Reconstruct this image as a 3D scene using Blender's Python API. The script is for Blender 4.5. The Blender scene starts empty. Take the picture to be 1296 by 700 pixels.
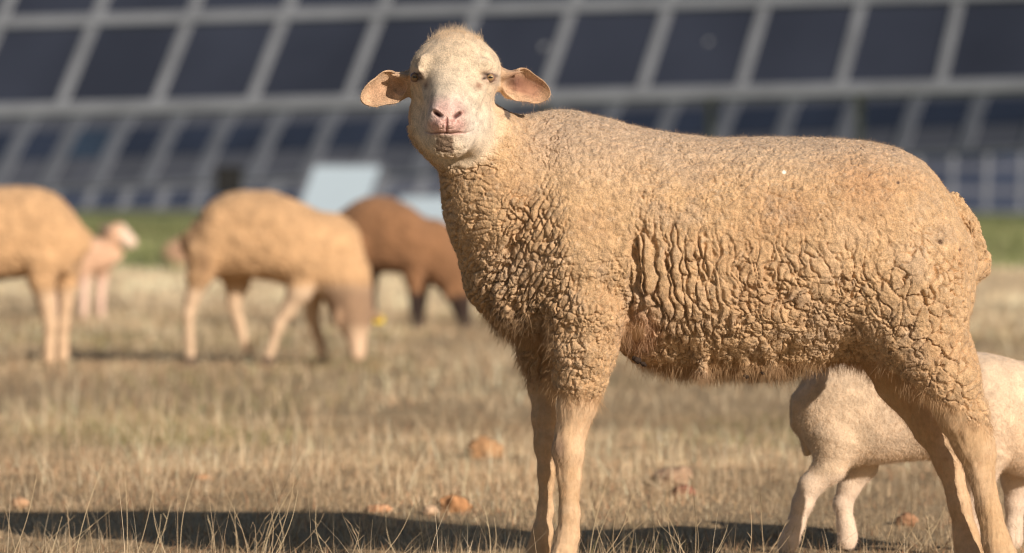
import bpy, bmesh, math, random
import numpy as np
import openvdb
from mathutils import Vector, Matrix, Quaternion

rng = np.random.default_rng(7)
random.seed(7)
scene = bpy.context.scene
COL = scene.collection
F = 5000.0          # focal length in photo pixels (photo is 1296 wide)
CX, HY = 648.0, 260.0
CAMH = 0.69

# ------------------------------------------------------------------ helpers
def W(px, py, d):
    """a point of the place at distance d along the road, seen towards (px, py)"""
    return Vector(((px-CX)*d/F, d, CAMH-(py-HY)*d/F))

def gy(py):          # distance of the ground seen at picture height py
    return CAMH*F/(py-HY)

def put(o, parent=None):
    COL.objects.link(o)
    if parent is not None: o.parent = parent
    return o

def tag(o, label=None, cat=None, group=None, kind=None):
    if label: o['label'] = label
    if cat: o['category'] = cat
    if group: o['group'] = group
    if kind: o['kind'] = kind
    return o

def empty(name, loc):
    o = bpy.data.objects.new(name, None); o.location = loc; o.empty_display_size = .1
    return put(o)

def mesh_np(name, verts, faces, mats=(), parent=None, loc=None, smooth=True, col=None, matidx=None):
    """faces: (n,4) or (n,3) int array, or list"""
    me = bpy.data.meshes.new(name)
    verts = np.asarray(verts, dtype=np.float32)
    if loc is not None: verts = verts - np.array(loc, dtype=np.float32)
    if isinstance(faces, np.ndarray):
        n, k = faces.shape
        me.vertices.add(len(verts)); me.vertices.foreach_set('co', verts.ravel())
        me.loops.add(n*k); me.loops.foreach_set('vertex_index', faces.ravel().astype(np.int32))
        me.polygons.add(n); me.polygons.foreach_set('loop_start', np.arange(n, dtype=np.int32)*k)
        me.update(calc_edges=True)
        me.polygons.foreach_set('use_smooth', np.full(n, smooth))
    else:
        me.from_pydata([tuple(v) for v in verts], [], faces)
        me.polygons.foreach_set('use_smooth', np.full(len(me.polygons), smooth))
    for m in mats: me.materials.append(m)
    if matidx is not None: me.polygons.foreach_set('material_index', np.asarray(matidx, dtype=np.int32))
    if col is not None:
        a = me.color_attributes.new('Col', 'FLOAT_COLOR', 'POINT')
        c = np.ones((len(verts), 4), dtype=np.float32); c[:, :3] = np.clip(col, 0, 1)
        a.data.foreach_set('color', c.ravel())
    me.update()
    o = bpy.data.objects.new(name, me)
    if loc is not None: o.location = loc
    return put(o, parent)

class MB:
    def __init__(s): s.v = []; s.f = []
    def box(s, c, sx, sy, sz, R=None):
        """box centred at c with half sizes along axes R (3 unit vectors)"""
        c = Vector(c); ax = R or (Vector((1,0,0)), Vector((0,1,0)), Vector((0,0,1)))
        b = len(s.v)
        for k in range(8):
            s.v.append(c + ax[0]*(sx if k & 1 else -sx) + ax[1]*(sy if k & 2 else -sy) + ax[2]*(sz if k & 4 else -sz))
        for q in ((0,2,3,1),(4,5,7,6),(0,1,5,4),(2,6,7,3),(0,4,6,2),(1,3,7,5)):
            s.f.append(tuple(b+i for i in q))
    def beam(s, a, b, w, h, up=Vector((0,0,1))):
        a = Vector(a); b = Vector(b); d = (b-a); L = d.length; d.normalize()
        x = d.cross(up).normalized(); u = x.cross(d).normalized()
        s.box((a+b)/2, L/2, w/2, h/2, (d, x, u))
    def quad(s, p, th, nrm):
        """slab on four corners p (loop) with thickness th along -nrm"""
        b = len(s.v)
        for q in p: s.v.append(Vector(q))
        for q in p: s.v.append(Vector(q) - nrm*th)
        s.f += [(b,b+1,b+2,b+3),(b+7,b+6,b+5,b+4)]
        for i in range(4):
            j = (i+1) % 4; s.f.append((b+j, b+i, b+4+i, b+4+j))
    def build(s, name, mat, parent=None, loc=None):
        bm = bmesh.new()
        vs = [bm.verts.new(v - Vector(loc) if loc is not None else v) for v in s.v]
        for f in s.f: bm.faces.new([vs[i] for i in f])
        bmesh.ops.recalc_face_normals(bm, faces=bm.faces)
        me = bpy.data.meshes.new(name); bm.to_mesh(me); bm.free()
        me.materials.append(mat)
        o = bpy.data.objects.new(name, me)
        if loc is not None and parent is None: o.location = loc
        return put(o, parent)

# ------------------------------------------------------------------ numpy noise
def _hash(ix, iy, iz, seed):
    h = (ix.astype(np.uint32)*np.uint32(73856093)) ^ (iy.astype(np.uint32)*np.uint32(19349663)) ^ (iz.astype(np.uint32)*np.uint32(83492791)) ^ np.uint32((seed*2654435761) & 0xffffffff)
    h ^= h >> np.uint32(15); h *= np.uint32(2246822519); h ^= h >> np.uint32(13); h *= np.uint32(3266489917); h ^= h >> np.uint32(16)
    return h
def _r(h): return (h & np.uint32(0xffffff)).astype(np.float32)/np.float32(0x1000000)

def vnoise(P, seed=0):
    f = np.floor(P); t = (P-f).astype(np.float32); i = f.astype(np.int64)
    t = t*t*(3-2*t); out = 0
    for dx in (0,1):
        for dy in (0,1):
            for dz in (0,1):
                w = (t[:,0] if dx else 1-t[:,0])*(t[:,1] if dy else 1-t[:,1])*(t[:,2] if dz else 1-t[:,2])
                out = out + w*_r(_hash(i[:,0]+dx, i[:,1]+dy, i[:,2]+dz, seed))
    return out*2-1
def fbm(P, octv=3, seed=0):
    s = 0; a = 1; t = 0
    for k in range(octv):
        s = s + a*vnoise(P*(2**k)+17.3*k, seed+k); t += a; a *= .5
    return s/t
def voro(P, seed=0):
    """F1, F2, cell id random"""
    f = np.floor(P).astype(np.int64); n = len(P)
    F1 = np.full(n, 9., np.float32); F2 = np.full(n, 9., np.float32); cid = np.zeros(n, np.float32)
    P = P.astype(np.float32)
    for dx in (-1,0,1):
        for dy in (-1,0,1):
            for dz in (-1,0,1):
                ix = f[:,0]+dx; iy = f[:,1]+dy; iz = f[:,2]+dz
                h = _hash(ix, iy, iz, seed)
                a = _r(h); h2 = h*np.uint32(2654435769) + np.uint32(12345); h2 ^= h2 >> np.uint32(14); b = _r(h2)
                h3 = h2*np.uint32(1597334677) + np.uint32(777); h3 ^= h3 >> np.uint32(13); c = _r(h3)
                d = np.sqrt((ix+a-P[:,0])**2 + (iy+b-P[:,1])**2 + (iz+c-P[:,2])**2).astype(np.float32)
                m = d < F1
                F2 = np.where(m, F1, np.minimum(F2, d)); cid = np.where(m, b, cid); F1 = np.where(m, d, F1)
    return F1, F2, cid
def sst(a, b, x):
    t = np.clip((x-a)/(b-a), 0, 1); return t*t*(3-2*t)

# ------------------------------------------------------------------ implicit bodies
class Field:
    """signed field in author units: x right, y down, z away from the viewer"""
    def __init__(s, lo, hi, h):
        s.lo = np.array(lo, float); s.h = h
        s.n = np.ceil((np.array(hi)-lo)/h).astype(int)+1
        s.F = np.full(s.n, 12., np.float32)
        s.ax = [(s.lo[i]+np.arange(s.n[i])*h).astype(np.float32) for i in range(3)]
    def _sl(s, lo, hi, pad):
        r = []
        for i in range(3):
            a = max(0, int((lo[i]-pad-s.lo[i])/s.h)); b = min(s.n[i], int((hi[i]+pad-s.lo[i])/s.h)+2)
            if b <= a: return None
            r.append(slice(a, b))
        return tuple(r)
    def _grid(s, sl): return np.meshgrid(*[s.ax[i][sl[i]] for i in range(3)], indexing='ij', sparse=True)
    def add(s, d, sl, k, sub=False):
        A = s.F[sl]
        if sub:
            d = -d
            hh = np.maximum(k-np.abs(A-d), 0)/k; s.F[sl] = np.maximum(A, d) + hh*hh*k*.25
        else:
            hh = np.maximum(k-np.abs(A-d), 0)/k; s.F[sl] = np.minimum(A, d) - hh*hh*k*.25
    def cone(s, a, b, ra, rb, k=10, sub=False):
        a = np.array(a, np.float32); b = np.array(b, np.float32)
        r = max(ra, rb); sl = s._sl(np.minimum(a, b)-r, np.maximum(a, b)+r, k+10)
        if sl is None: return
        X, Y, Z = s._grid(sl); d = b-a; L2 = float(d@d)+1e-9
        t = np.clip(((X-a[0])*d[0]+(Y-a[1])*d[1]+(Z-a[2])*d[2])/L2, 0, 1)
        D = np.sqrt((X-a[0]-t*d[0])**2+(Y-a[1]-t*d[1])**2+(Z-a[2]-t*d[2])**2) - (ra+(rb-ra)*t)
        s.add(D, sl, k, sub)
    def chain(s, pts, k=10):
        for p, q in zip(pts, pts[1:]): s.cone(p[:3], q[:3], p[3], q[3], k)
    def ell(s, c, r, k=10, R=None, sub=False):
        c = np.array(c, np.float32); m = max(r) if R is not None else None
        rr = np.array([m]*3 if m else r)
        sl = s._sl(c-rr, c+rr, k+10)
        if sl is None: return
        X, Y, Z = s._grid(sl); X = X-c[0]; Y = Y-c[1]; Z = Z-c[2]
        if R is not None:
            R = np.array(R, np.float32)
            X, Y, Z = (R[i,0]*X+R[i,1]*Y+R[i,2]*Z for i in range(3))
        k0 = np.sqrt((X/r[0])**2+(Y/r[1])**2+(Z/r[2])**2)
        k1 = np.sqrt((X/r[0]**2)**2+(Y/r[1]**2)**2+(Z/r[2]**2)**2)+1e-6
        s.add(k0*(k0-1)/k1, sl, k, sub)
    def loft(s, tab, k=14, zc=0, p=2.3):
        t = np.array(tab, float); xs = np.arange(t[0,0], t[-1,0]+1)
        def sm(v):
            v = np.interp(xs, t[:,0], v); w = np.ones(17)/17
            for _ in range(2): v = np.convolve(np.pad(v, 8, mode='edge'), w, 'valid')
            return v
        top, bot, hw = sm(t[:,1]), sm(t[:,2]), sm(t[:,3])
        lo = [xs[0], top.min(), zc-hw.max()]; hi = [xs[-1], bot.max(), zc+hw.max()]
        sl = s._sl(lo, hi, k+10)
        X, Y, Z = s._grid(sl)
        ti = np.interp(X.ravel(), xs, top).reshape(X.shape).astype(np.float32)
        bi = np.interp(X.ravel(), xs, bot).reshape(X.shape).astype(np.float32)
        wi = np.interp(X.ravel(), xs, hw).reshape(X.shape).astype(np.float32)
        cy = (ti+bi)/2; hh = (bi-ti)/2
        n = (np.abs((Y-cy)/hh)**p+np.abs((Z-zc)/wi)**p)**(1/p)
        D = (n-1)*np.minimum(hh, wi)
        ex = np.maximum(np.maximum(xs[0]-X, X-xs[-1]), 0)
        s.add((D+ex).astype(np.float32), sl, k)
    def mesh(s, smooth=2):
        A = np.clip(s.F, -8, 8).astype(np.float32)
        A[0] = A[-1] = 8; A[:,0] = A[:,-1] = 8; A[:,:,0] = A[:,:,-1] = 8
        g = openvdb.FloatGrid(8.0); g.copyFromArray(A, tolerance=1e-6)
        P, Q = g.convertToQuads(isovalue=0.0)
        P = P*s.h + s.lo; Q = Q.astype(np.int64)
        # keep the largest island, drop crumbs
        lab = np.arange(len(P))
        E = np.concatenate([Q[:,[0,1]], Q[:,[1,2]], Q[:,[2,3]], Q[:,[3,0]]])
        for _ in range(400):
            m = np.minimum(lab[E[:,0]], lab[E[:,1]]); old = lab.copy()
            np.minimum.at(lab, E[:,0], m); np.minimum.at(lab, E[:,1], m)
            lab = lab[lab]
            if (lab == old).all(): break
        u, c = np.unique(lab, return_counts=True); big = u[c.argmax()]
        keep = lab == big; idx = np.cumsum(keep)-1
        Q = idx[Q[keep[Q].all(1)]]; P = P[keep]
        E = np.concatenate([Q[:,[0,1]], Q[:,[1,2]], Q[:,[2,3]], Q[:,[3,0]]]); E = np.unique(np.sort(E, 1), axis=0)
        deg = np.bincount(E.ravel(), minlength=len(P))[:,None]
        for it in range(smooth):
            S = np.zeros_like(P)
            for j in range(3):
                S[:,j] = np.bincount(E[:,0], P[E[:,1],j], len(P)) + np.bincount(E[:,1], P[E[:,0],j], len(P))
            P = P + (S/deg-P)*(.5 if it % 2 == 0 else -.35)
        return P, Q

def tri_normals(P, Q):
    """vertex normals, outward made sure by the sign of the volume"""
    T = np.concatenate([Q[:,[0,1,2]], Q[:,[0,2,3]]]) if Q.shape[1] == 4 else Q
    n = np.cross(P[T[:,1]]-P[T[:,0]], P[T[:,2]]-P[T[:,0]])
    N = np.zeros_like(P)
    for k in range(3):
        for j in range(3): N[:,j] += np.bincount(T[:,k], n[:,j], len(P))
    N /= np.linalg.norm(N, axis=1)[:,None]+1e-9
    vol = (P[T[:,0]]*n).sum()
    return N, vol

def subdiv(P, Q, lv=1):
    """Catmull-Clark on a closed quad mesh"""
    nv, nf = len(P), len(Q)
    E = np.concatenate([np.sort(Q[:,[k,(k+1)%4]], 1) for k in range(4)])
    key = E[:,0]*np.int64(nv)+E[:,1]
    uk, inv = np.unique(key, return_inverse=True); inv = inv.reshape(4, nf)
    ua, ub = uk//nv, uk % nv; ne = len(uk)
    fp = P[Q].mean(1); ep = np.zeros((ne,3)); vf = np.zeros((nv,3)); vr = np.zeros((nv,3))
    cnt = np.bincount(inv.ravel(), minlength=ne); em = (P[ua]+P[ub])*.5; val = np.bincount(Q.ravel(), minlength=nv).astype(float)
    ev = np.bincount(ua, minlength=nv)+np.bincount(ub, minlength=nv)
    for c in range(3):
        fs = sum(np.bincount(inv[k], fp[:,c], ne) for k in range(4)); ep[:,c] = em[:,c]*.5+fs/np.maximum(cnt,1)*.5
        vf[:,c] = sum(np.bincount(Q[:,k], fp[:,c], nv) for k in range(4))/np.maximum(val,1)
        vr[:,c] = (np.bincount(ua, em[:,c], nv)+np.bincount(ub, em[:,c], nv))/np.maximum(ev,1)
    n = np.maximum(val,1)[:,None]
    vp = (vf+2*vr+(n-3)*P)/n
    V = np.vstack([vp, ep, fp]); f = nv+ne+np.arange(nf)
    out = np.concatenate([np.stack([Q[:,k], nv+inv[k], f, nv+inv[(k-1)%4]], 1) for k in range(4)])
    return V, out

def refine_quads(P, Q, sel):
    """split the chosen quads in four; neighbours stay (their edge midpoints are closed by small triangles in the ngon list)"""
    nv = len(P); em = {}; newP = []
    def mid(a, b):
        k = (a, b) if a < b else (b, a)
        i = em.get(k)
        if i is None:
            i = nv+len(newP); em[k] = i; newP.append((P[a]+P[b])*.5)
        return i
    out = []
    for q in Q[sel].tolist():
        a, b, c, d = q; ab = mid(a,b); bc = mid(b,c); cd = mid(c,d); da = mid(d,a)
        m = nv+len(newP); newP.append((P[a]+P[b]+P[c]+P[d])*.25)
        out += [(a,ab,m,da),(ab,b,bc,m),(m,bc,c,cd),(da,m,cd,d)]
    rest = []
    keyset = em
    selv = np.zeros(nv, bool); selv[Q[sel].ravel()] = True
    other = Q[~sel]; touch = selv[other].sum(1) >= 2
    for q in other[touch].tolist():
        r = []
        for i in range(4):
            a, b = q[i], q[(i+1)%4]; r.append(a)
            k = (a,b) if a < b else (b,a)
            if k in keyset: r.append(keyset[k])
        rest.append(tuple(r))
    return np.vstack([P, np.array(newP)]), out, rest, other[~touch]

# author -> world for a body standing at distance D
def to_world(A, D):
    s = D/F
    return np.stack([(A[:,0]-CX)*s, D+A[:,2]*s, CAMH-(A[:,1]-HY)*s], 1)

# ------------------------------------------------------------------ materials
def new_mat(name):
    m = bpy.data.materials.new(name); m.use_nodes = True
    nt = m.node_tree; b = nt.nodes['Principled BSDF']
    return m, nt, b
def N(nt, t, **kw):
    n = nt.nodes.new(t)
    for k, v in kw.items(): setattr(n, k, v)
    return n
def coat_mat(name, rough=.9, bump=.25, scale=330., var=.25, sheen=.15, detail=4):
    m, nt, b = new_mat(name)
    a = N(nt, 'ShaderNodeAttribute'); a.attribute_name = 'Col'
    tc = N(nt, 'ShaderNodeTexCoord')
    no = N(nt, 'ShaderNodeTexNoise'); no.inputs['Scale'].default_value = scale; no.inputs['Detail'].default_value = detail
    nt.links.new(tc.outputs['Object'], no.inputs['Vector'])
    n2 = N(nt, 'ShaderNodeTexNoise'); n2.inputs['Scale'].default_value = scale*.16; n2.inputs['Detail'].default_value = 5
    nt.links.new(tc.outputs['Object'], n2.inputs['Vector'])
    mx = N(nt, 'ShaderNodeMath', operation='ADD'); nt.links.new(no.outputs['Fac'], mx.inputs[0]); nt.links.new(n2.outputs['Fac'], mx.inputs[1])
    mr = N(nt, 'ShaderNodeMapRange'); mr.inputs['From Min'].default_value = .7; mr.inputs['From Max'].default_value = 1.3
    mr.inputs['To Min'].default_value = 1-var; mr.inputs['To Max'].default_value = 1+var*.6
    nt.links.new(mx.outputs[0], mr.inputs['Value'])
    vm = N(nt, 'ShaderNodeVectorMath', operation='SCALE')
    nt.links.new(a.outputs['Color'], vm.inputs[0]); nt.links.new(mr.outputs[0], vm.inputs['Scale'])
    nt.links.new(vm.outputs[0], b.inputs['Base Color'])
    b.inputs['Roughness'].default_value = rough; b.inputs['Specular IOR Level'].default_value = .15
    b.inputs['Sheen Weight'].default_value = sheen; b.inputs['Sheen Roughness'].default_value = .6
    bp = N(nt, 'ShaderNodeBump'); bp.inputs['Strength'].default_value = bump; bp.inputs['Distance'].default_value = .003
    nt.links.new(mx.outputs[0], bp.inputs['Height']); nt.links.new(bp.outputs[0], b.inputs['Normal'])
    return m
def attr_mat(name, rough=.7, spec=.2, trans=0.0):
    m, nt, b = new_mat(name)
    a = N(nt, 'ShaderNodeAttribute'); a.attribute_name = 'Col'
    nt.links.new(a.outputs['Color'], b.inputs['Base Color'])
    b.inputs['Roughness'].default_value = rough; b.inputs['Specular IOR Level'].default_value = spec
    if trans:
        out = nt.nodes['Material Output']; tr = N(nt, 'ShaderNodeBsdfTranslucent'); ms = N(nt, 'ShaderNodeMixShader')
        nt.links.new(a.outputs['Color'], tr.inputs['Color']); ms.inputs[0].default_value = trans
        nt.links.new(b.outputs[0], ms.inputs[1]); nt.links.new(tr.outputs[0], ms.inputs[2]); nt.links.new(ms.outputs[0], out.inputs['Surface'])
    return m
def flat_mat(name, col, rough=.6, metal=0., spec=.3, nscale=6., var=.15):
    m, nt, b = new_mat(name)
    tc = N(nt, 'ShaderNodeTexCoord'); no = N(nt, 'ShaderNodeTexNoise'); no.inputs['Scale'].default_value = nscale; no.inputs['Detail'].default_value = 6
    nt.links.new(tc.outputs['Object'], no.inputs['Vector'])
    r = N(nt, 'ShaderNodeValToRGB'); e = r.color_ramp.elements
    e[0].position = .3; e[1].position = .7
    e[0].color = (*[c*(1-var) for c in col], 1); e[1].color = (*[min(1, c*(1+var)) for c in col], 1)
    nt.links.new(no.outputs['Fac'], r.inputs[0]); nt.links.new(r.outputs[0], b.inputs['Base Color'])
    b.inputs['Roughness'].default_value = rough; b.inputs['Metallic'].default_value = metal; b.inputs['Specular IOR Level'].default_value = spec
    return m

M_coat = coat_mat('fleece_coat', scale=420., var=.42, bump=.6)
M_smooth = coat_mat('short_coat', scale=500., bump=.15, var=.12, sheen=.1)
M_lamb = coat_mat('lamb_coat', scale=300., var=.16, bump=.5)
M_far = coat_mat('far_coat', scale=120., bump=.4, var=.15, sheen=.1)
M_fibre = attr_mat('wool_fibre', rough=.8, spec=.1, trans=.2)
M_blade = attr_mat('dry_blade', rough=.75, spec=.15, trans=.3)

# ------------------------------------------------------------------ hair
def fibres(name, parent, P, Q, Nn, dens, length, colour, n, rad=.00011, comb=(0,0,-1), cb=.3, rnd=.5, seed=1, npt=4, curl=.25):
    """P world coords relative to parent; Q quads; per-vertex density, length (m), colour"""
    g = np.random.default_rng(seed)
    a, b, c, d = (P[Q[:,i]] for i in range(4))
    area = np.linalg.norm(np.cross(c-a, d-b), axis=1)*.5
    w = area*dens[Q].mean(1); w /= w.sum()
    f = g.choice(len(Q), n, p=w); u = g.random(n)[:,None]; v = g.random(n)[:,None]; q = Q[f]
    def ip(V):
        V = V if V.ndim == 2 else V[:,None]
        return (V[q[:,0]]*(1-u)+V[q[:,1]]*u)*(1-v)+(V[q[:,3]]*(1-u)+V[q[:,2]]*u)*v
    root = ip(P); nn = ip(Nn); nn /= np.linalg.norm(nn, axis=1)[:,None]+1e-9
    L = ip(length)[:,0]*g.uniform(.55, 1.25, n); cc = ip(colour)*g.uniform(.85, 1.18, (n,1))
    cb = ip(cb*np.ones(len(P)) if np.isscalar(cb) else cb)
    comb = np.broadcast_to(np.asarray(comb, float), (len(P), 3)) if np.ndim(comb) == 1 else comb
    cv = ip(comb)
    dr = nn + cv*cb + g.normal(0, rnd, (n,3)); dr /= np.linalg.norm(dr, axis=1)[:,None]
    side = g.normal(0, 1, (n,3))
    t = np.linspace(0, 1, npt)
    pts = root[:,None,:] + dr[:,None,:]*(L[:,None]*t)[:,:,None] + (side*curl*L[:,None])[:,None,:]*(t**2)[None,:,None] + (cv*cb*L[:,None]*.6)[:,None,:]*(t**2)[None,:,None]
    pts -= nn[:,None,:]*.0006
    hc = bpy.data.hair_curves.new(name); hc.add_curves([npt]*n)
    hc.attributes['position'].data.foreach_set('vector', pts.astype(np.float32).ravel()) if 'position' in hc.attributes else hc.points.foreach_set('position', pts.astype(np.float32).ravel())
    ra = hc.attributes.get('radius') or hc.attributes.new('radius', 'FLOAT', 'POINT')
    ra.data.foreach_set('value', np.tile((rad*(1-.75*t)).astype(np.float32), n))
    ca = hc.attributes.new('Col', 'FLOAT_COLOR', 'CURVE')
    c4 = np.ones((n,4), np.float32); c4[:,:3] = np.clip(cc, 0, 1); ca.data.foreach_set('color', c4.ravel())
    hc.materials.append(M_fibre)
    o = bpy.data.objects.new(name, hc)
    return put(o, parent)

# ================================================================== MAIN SHEEP
D0 = F/688.0
def rot_frame(xd, zd):
    """rows: long axis, cross axis, opening axis"""
    x = np.array(xd, float); x /= np.linalg.norm(x); z = np.array(zd, float); z -= x*(z@x); z /= np.linalg.norm(z)
    return np.array([x, np.cross(z, x), z])

def main_sheep():
    fl = Field((440, 20, -225), (1300, 748, 185), 2.6)
    fl.loft([(624,295,368,45),(640,232,402,72),(658,172,418,98),(684,148,424,112),(720,144,430,124),(760,149,436,134),(800,161,444,140),(850,171,456,146),
             (900,176,463,150),(950,175,466,152),(1000,176,462,152),(1050,177,450,150),(1100,181,442,146),(1136,189,438,138),
             (1168,205,432,124),(1194,236,418,102),(1212,270,394,72),(1224,304,360,42)], k=16)
    fl.ell((664,342,-12),(66,76,80), 24)
    fl.ell((674,390,-6),(40,34,64), 20)
    # neck and nape
    fl.chain([(608,190,-62,54),(648,256,-36,78),(676,330,-4,86)], 26)
    fl.chain([(616,186,-40,38),(704,216,0,70)], 22)
    # shoulder, upper front legs
    fl.ell((728,300,-62),(70,104,76), 28)
    fl.chain([(742,390,-80,58),(739,436,-78,42),(735,474,-72,32),(729,512,-67,26),(721,546,-64,21),(718,568,-66,21.5),(719.5,600,-63,16.5),(719.5,646,-62,14.5),(717.5,674,-61,16.5),(712,698,-65,17.5),(707,714,-69,19)], 7)
    fl.ell((713,560,-76),(14,20,12), 6); fl.ell((718,674,-58),(13,12,16), 5)
    fl.cone((706,712,-71),(700,729,-77),19,20,5)
    fl.chain([(696,400,66,50),(688,448,54,31),(687,490,36,20),(689,530,22,16.5),(692,564,14,17),(692,600,10,12.8),(690,646,6,11.8),(687,674,5,14),(681,698,1,16),(676,714,-3,17)], 9)
    fl.cone((676,712,-4),(670,729,-8),17,18,5)
    # hind legs
    fl.ell((1142,362,-66),(80,102,80), 28); fl.ell((1138,350,66),(76,94,76), 28)
    fl.chain([(1158,420,-74,62),(1188,474,-74,43),(1208,518,-68,33),(1224,556,-62,27),(1234,592,-58,19.5),(1245,640,-56,17),(1254,680,-55,19),(1261,702,-58,21),(1260,714,-62,21)], 8)
    fl.cone((1260,714,-64),(1252,729,-70),20,22,5)
    fl.cone((1228,520,-62),(1248,572,-58),7,9,10)
    fl.chain([(1122,410,66,58),(1152,482,56,40),(1184,540,36,27),(1204,586,24,19.5),(1217,640,16,15.5),(1225,680,12,17),(1229,702,8,18.5),(1226,714,4,19.5)], 10)
    fl.cone((1226,714,2),(1218,729,-4),19,20,5)
    fl.ell((1120,440,0),(50,26,60), 20)
    # tail
    fl.chain([(1206,252,-14,9),(1228,286,-22,10),(1233,316,-26,11),(1231,342,-26,9),(1227,356,-26,5)], 1.5)
    # belly sag with hanging tags
    fl.ell((905,442,0),(120,28,80), 14); fl.ell((1010,444,0),(80,18,70), 14)
    fl.cone((884,452,-76),(886,470,-76),5,3.5,4)
    # ---- head, looking at the viewer
    fl.ell((578,100,-88),(55,56,58), 10)
    fl.ell((550,90,-94),(29,29,36), 12); fl.ell((605,90,-94),(30,29,36), 12)
    fl.ell((577,75,-92),(37,30,42), 13)
    fl.ell((571,150,-66),(54,56,50), 16)
    fl.cone((577,104,-112),(570,152,-172),41,27,13)
    fl.ell((569,155,-178),(27,19,22), 7)
    fl.cone((581,153,-108),(571,172,-150),42,33.5,9)
    fl.ell((600,166,-112),(21,34,30), 10); fl.ell((549,164,-112),(18,32,28), 10)
    fl.ell((539,88,-130),(10,16,10), 6); fl.ell((614,87,-134),(14,10,10), 7)
    fl.cone((607,120,-138),(596,146,-150),12,9,8); fl.cone((545,122,-134),(550,146,-150),9,8,8)
    # ears: cupped leaves opening to the viewer
    RL = rot_frame((-.90,.42,-.12),(-.20,.12,-1)); RR = rot_frame((.93,.36,-.05),(.22,.12,-1))
    for sd, R, c, bs in ((-1, RL, np.array((488,117,-88.)), np.array((520,103,-76.))), (1, RR, np.array((667,113,-84.)), np.array((636,100,-74.)))):
        o = R[2]
        fl.ell(c, (34,20,13), 4, R); fl.ell(c-R[0]*9, (20,24,15), 5, R)
        fl.ell(c+o*9, (29.5,16.5,14), 3, R, sub=True); fl.ell(c-R[0]*9+o*9, (16,20,15), 3, R, sub=True)
        fl.cone(bs, c-R[0]*22-o*5, 14, 11, 7)
        fl.cone(c-R[0]*10+o*4, c-R[0]*25+o*3, 9, 7, 3, sub=True)
        fl.ell((643,111,-80) if sd > 0 else (512,111,-82), (12,19,12), 6)
        fl.ell((650,113,-94) if sd > 0 else (505,113,-95), (11,9,13), 3, sub=True)
        # folded upper rim next to the head
        if sd > 0: fl.cone((639,98,-94),(661,94,-96),7.5,3.5,3)
        else: fl.cone((514,100,-96),(500,98,-100),6,4.5,3)
    P, Q = fl.mesh(4)
    P, Q = subdiv(P, Q, 1)
    Nn, vol = tri_normals(P, Q)
    if vol < 0 : Q = Q[:, ::-1].copy(); Nn = -Nn      # author space is left handed, checked again in world
    X, Y, Z = P[:,0], P[:,1], P[:,2]
    # outward test: normals must point away from the trunk axis
    tt = (np.abs(X-950) < 60) & (Y < 200)
    if Nn[tt,1].mean() > 0: Nn = -Nn
    # ---------- masks
    jit = fbm(P/9., 2, 3)*9 + fbm(P/28., 2, 5)*9
    hd = np.sqrt(((X-574)/72)**2+((Y-112)/98)**2+((Z+120)/88)**2)
    earm = ((X < 524) & (Y < 160)) | ((X > 634) & (Y < 142) & (Z < -52) & (X-634 > (Y-136)*.9))
    head = np.maximum(1-sst(.98, 1.16, hd + jit*.004), earm.astype(float))
    fleg = sst(484, 512, Y + jit*1.3 - (X-735)*.35)*(X < 800)*(Z < -28)
    fleg2 = sst(455, 490, Y + jit*1.3)*(X < 800)*(Z >= -28)
    hleg = sst(-12, 12, (Y+jit*1.3) - (462+.50*(X-1100)))*(X > 1085)*(Y > 440)*(Z < -18)
    hleg2 = sst(446, 462, Y+jit)*(X > 1075)*(Z >= -18)
    bare = np.clip(head+fleg+fleg2+hleg+hleg2, 0, 1)
    groin = np.exp(-(((X-804)/11)**2+((Y-420)/15)**2))*(Z < -40)
    wm = (1-bare)*(1-np.clip(groin*1.3, 0, 1))
    ws = wm > .01
    # ---------- fleece relief
    Pw = P[ws]; x, y, z = Pw.T
    wp = np.stack([fbm(Pw/26., 2, 11), fbm(Pw/26., 2, 12), fbm(Pw/26., 2, 13)], 1)
    H = np.zeros(len(Pw)); dep = np.zeros(len(Pw))
    jag = np.stack([fbm(Pw/7., 2, 14), fbm(Pw/7., 2, 15), fbm(Pw/7., 2, 16)], 1)
    def cells(sx, sy, sz, ang=0., warp=.5, seed=0, w=.12, puff=.35, jg=.18, gap=.5):
        """0 on the matted tops, towards -1 in the cracks; cracks come and go"""
        ca, sa = math.cos(ang), math.sin(ang)
        q = np.stack([(x*ca+y*sa)/sx, (-x*sa+y*ca)/sy, z/sz], 1) + wp*warp + jag*jg
        F1, F2, c = voro(q, seed); e = F2-F1
        stg = sst(-gap, .35, fbm(Pw/24.+seed, 2, seed+5))
        return -(1-sst(0, w, e))*(.25+.75*stg) - puff*(1-np.sqrt(np.clip(e, 0, 1))) + (c-.5)*.18
    low = sst(250, 400, y)
    chest = sst(735, 675, x)*sst(205, 300, y)
    neck = sst(655, 612, x)*sst(345, 290, y)
    chest = chest*(1-neck)
    flank = sst(770, 800, x)*sst(1120, 1070, x)*sst(255, 335, y)
    rump = sst(1070, 1130, x)*sst(240, 330, y)
    should = sst(665, 720, x)*sst(812, 775, x)*sst(170, 280, y)*(1-chest)
    rest = np.clip(1-chest-neck-flank-rump-should, 0, 1)
    hb = cells(19, 24, 19, .25, .8, 21, w=.085, puff=.2)
    hb2 = cells(9, 11, 10, -.2, .5, 121, w=.12, gap=.1, puff=.15)
    hv = cells(14, 84, 17, -.14, 1.0, 22, w=.12, puff=.22, jg=.12)
    hfold = cells(11, 160, 18, -.10, .6, 122, w=.20, puff=.42, gap=.8, jg=.16)
    hc_ = cells(8.0, 24, 13, .50, .9, 23, w=.17, puff=.35)
    hn = cells(26, 9, 20, -.10, 1.0, 24, w=.14, puff=.35)
    hf = cells(5.5, 6.5, 6, 0, .5, 25, w=.2, puff=.45)
    hs = cells(11, 14, 12, .1, .7, 26, w=.12, puff=.16)
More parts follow.
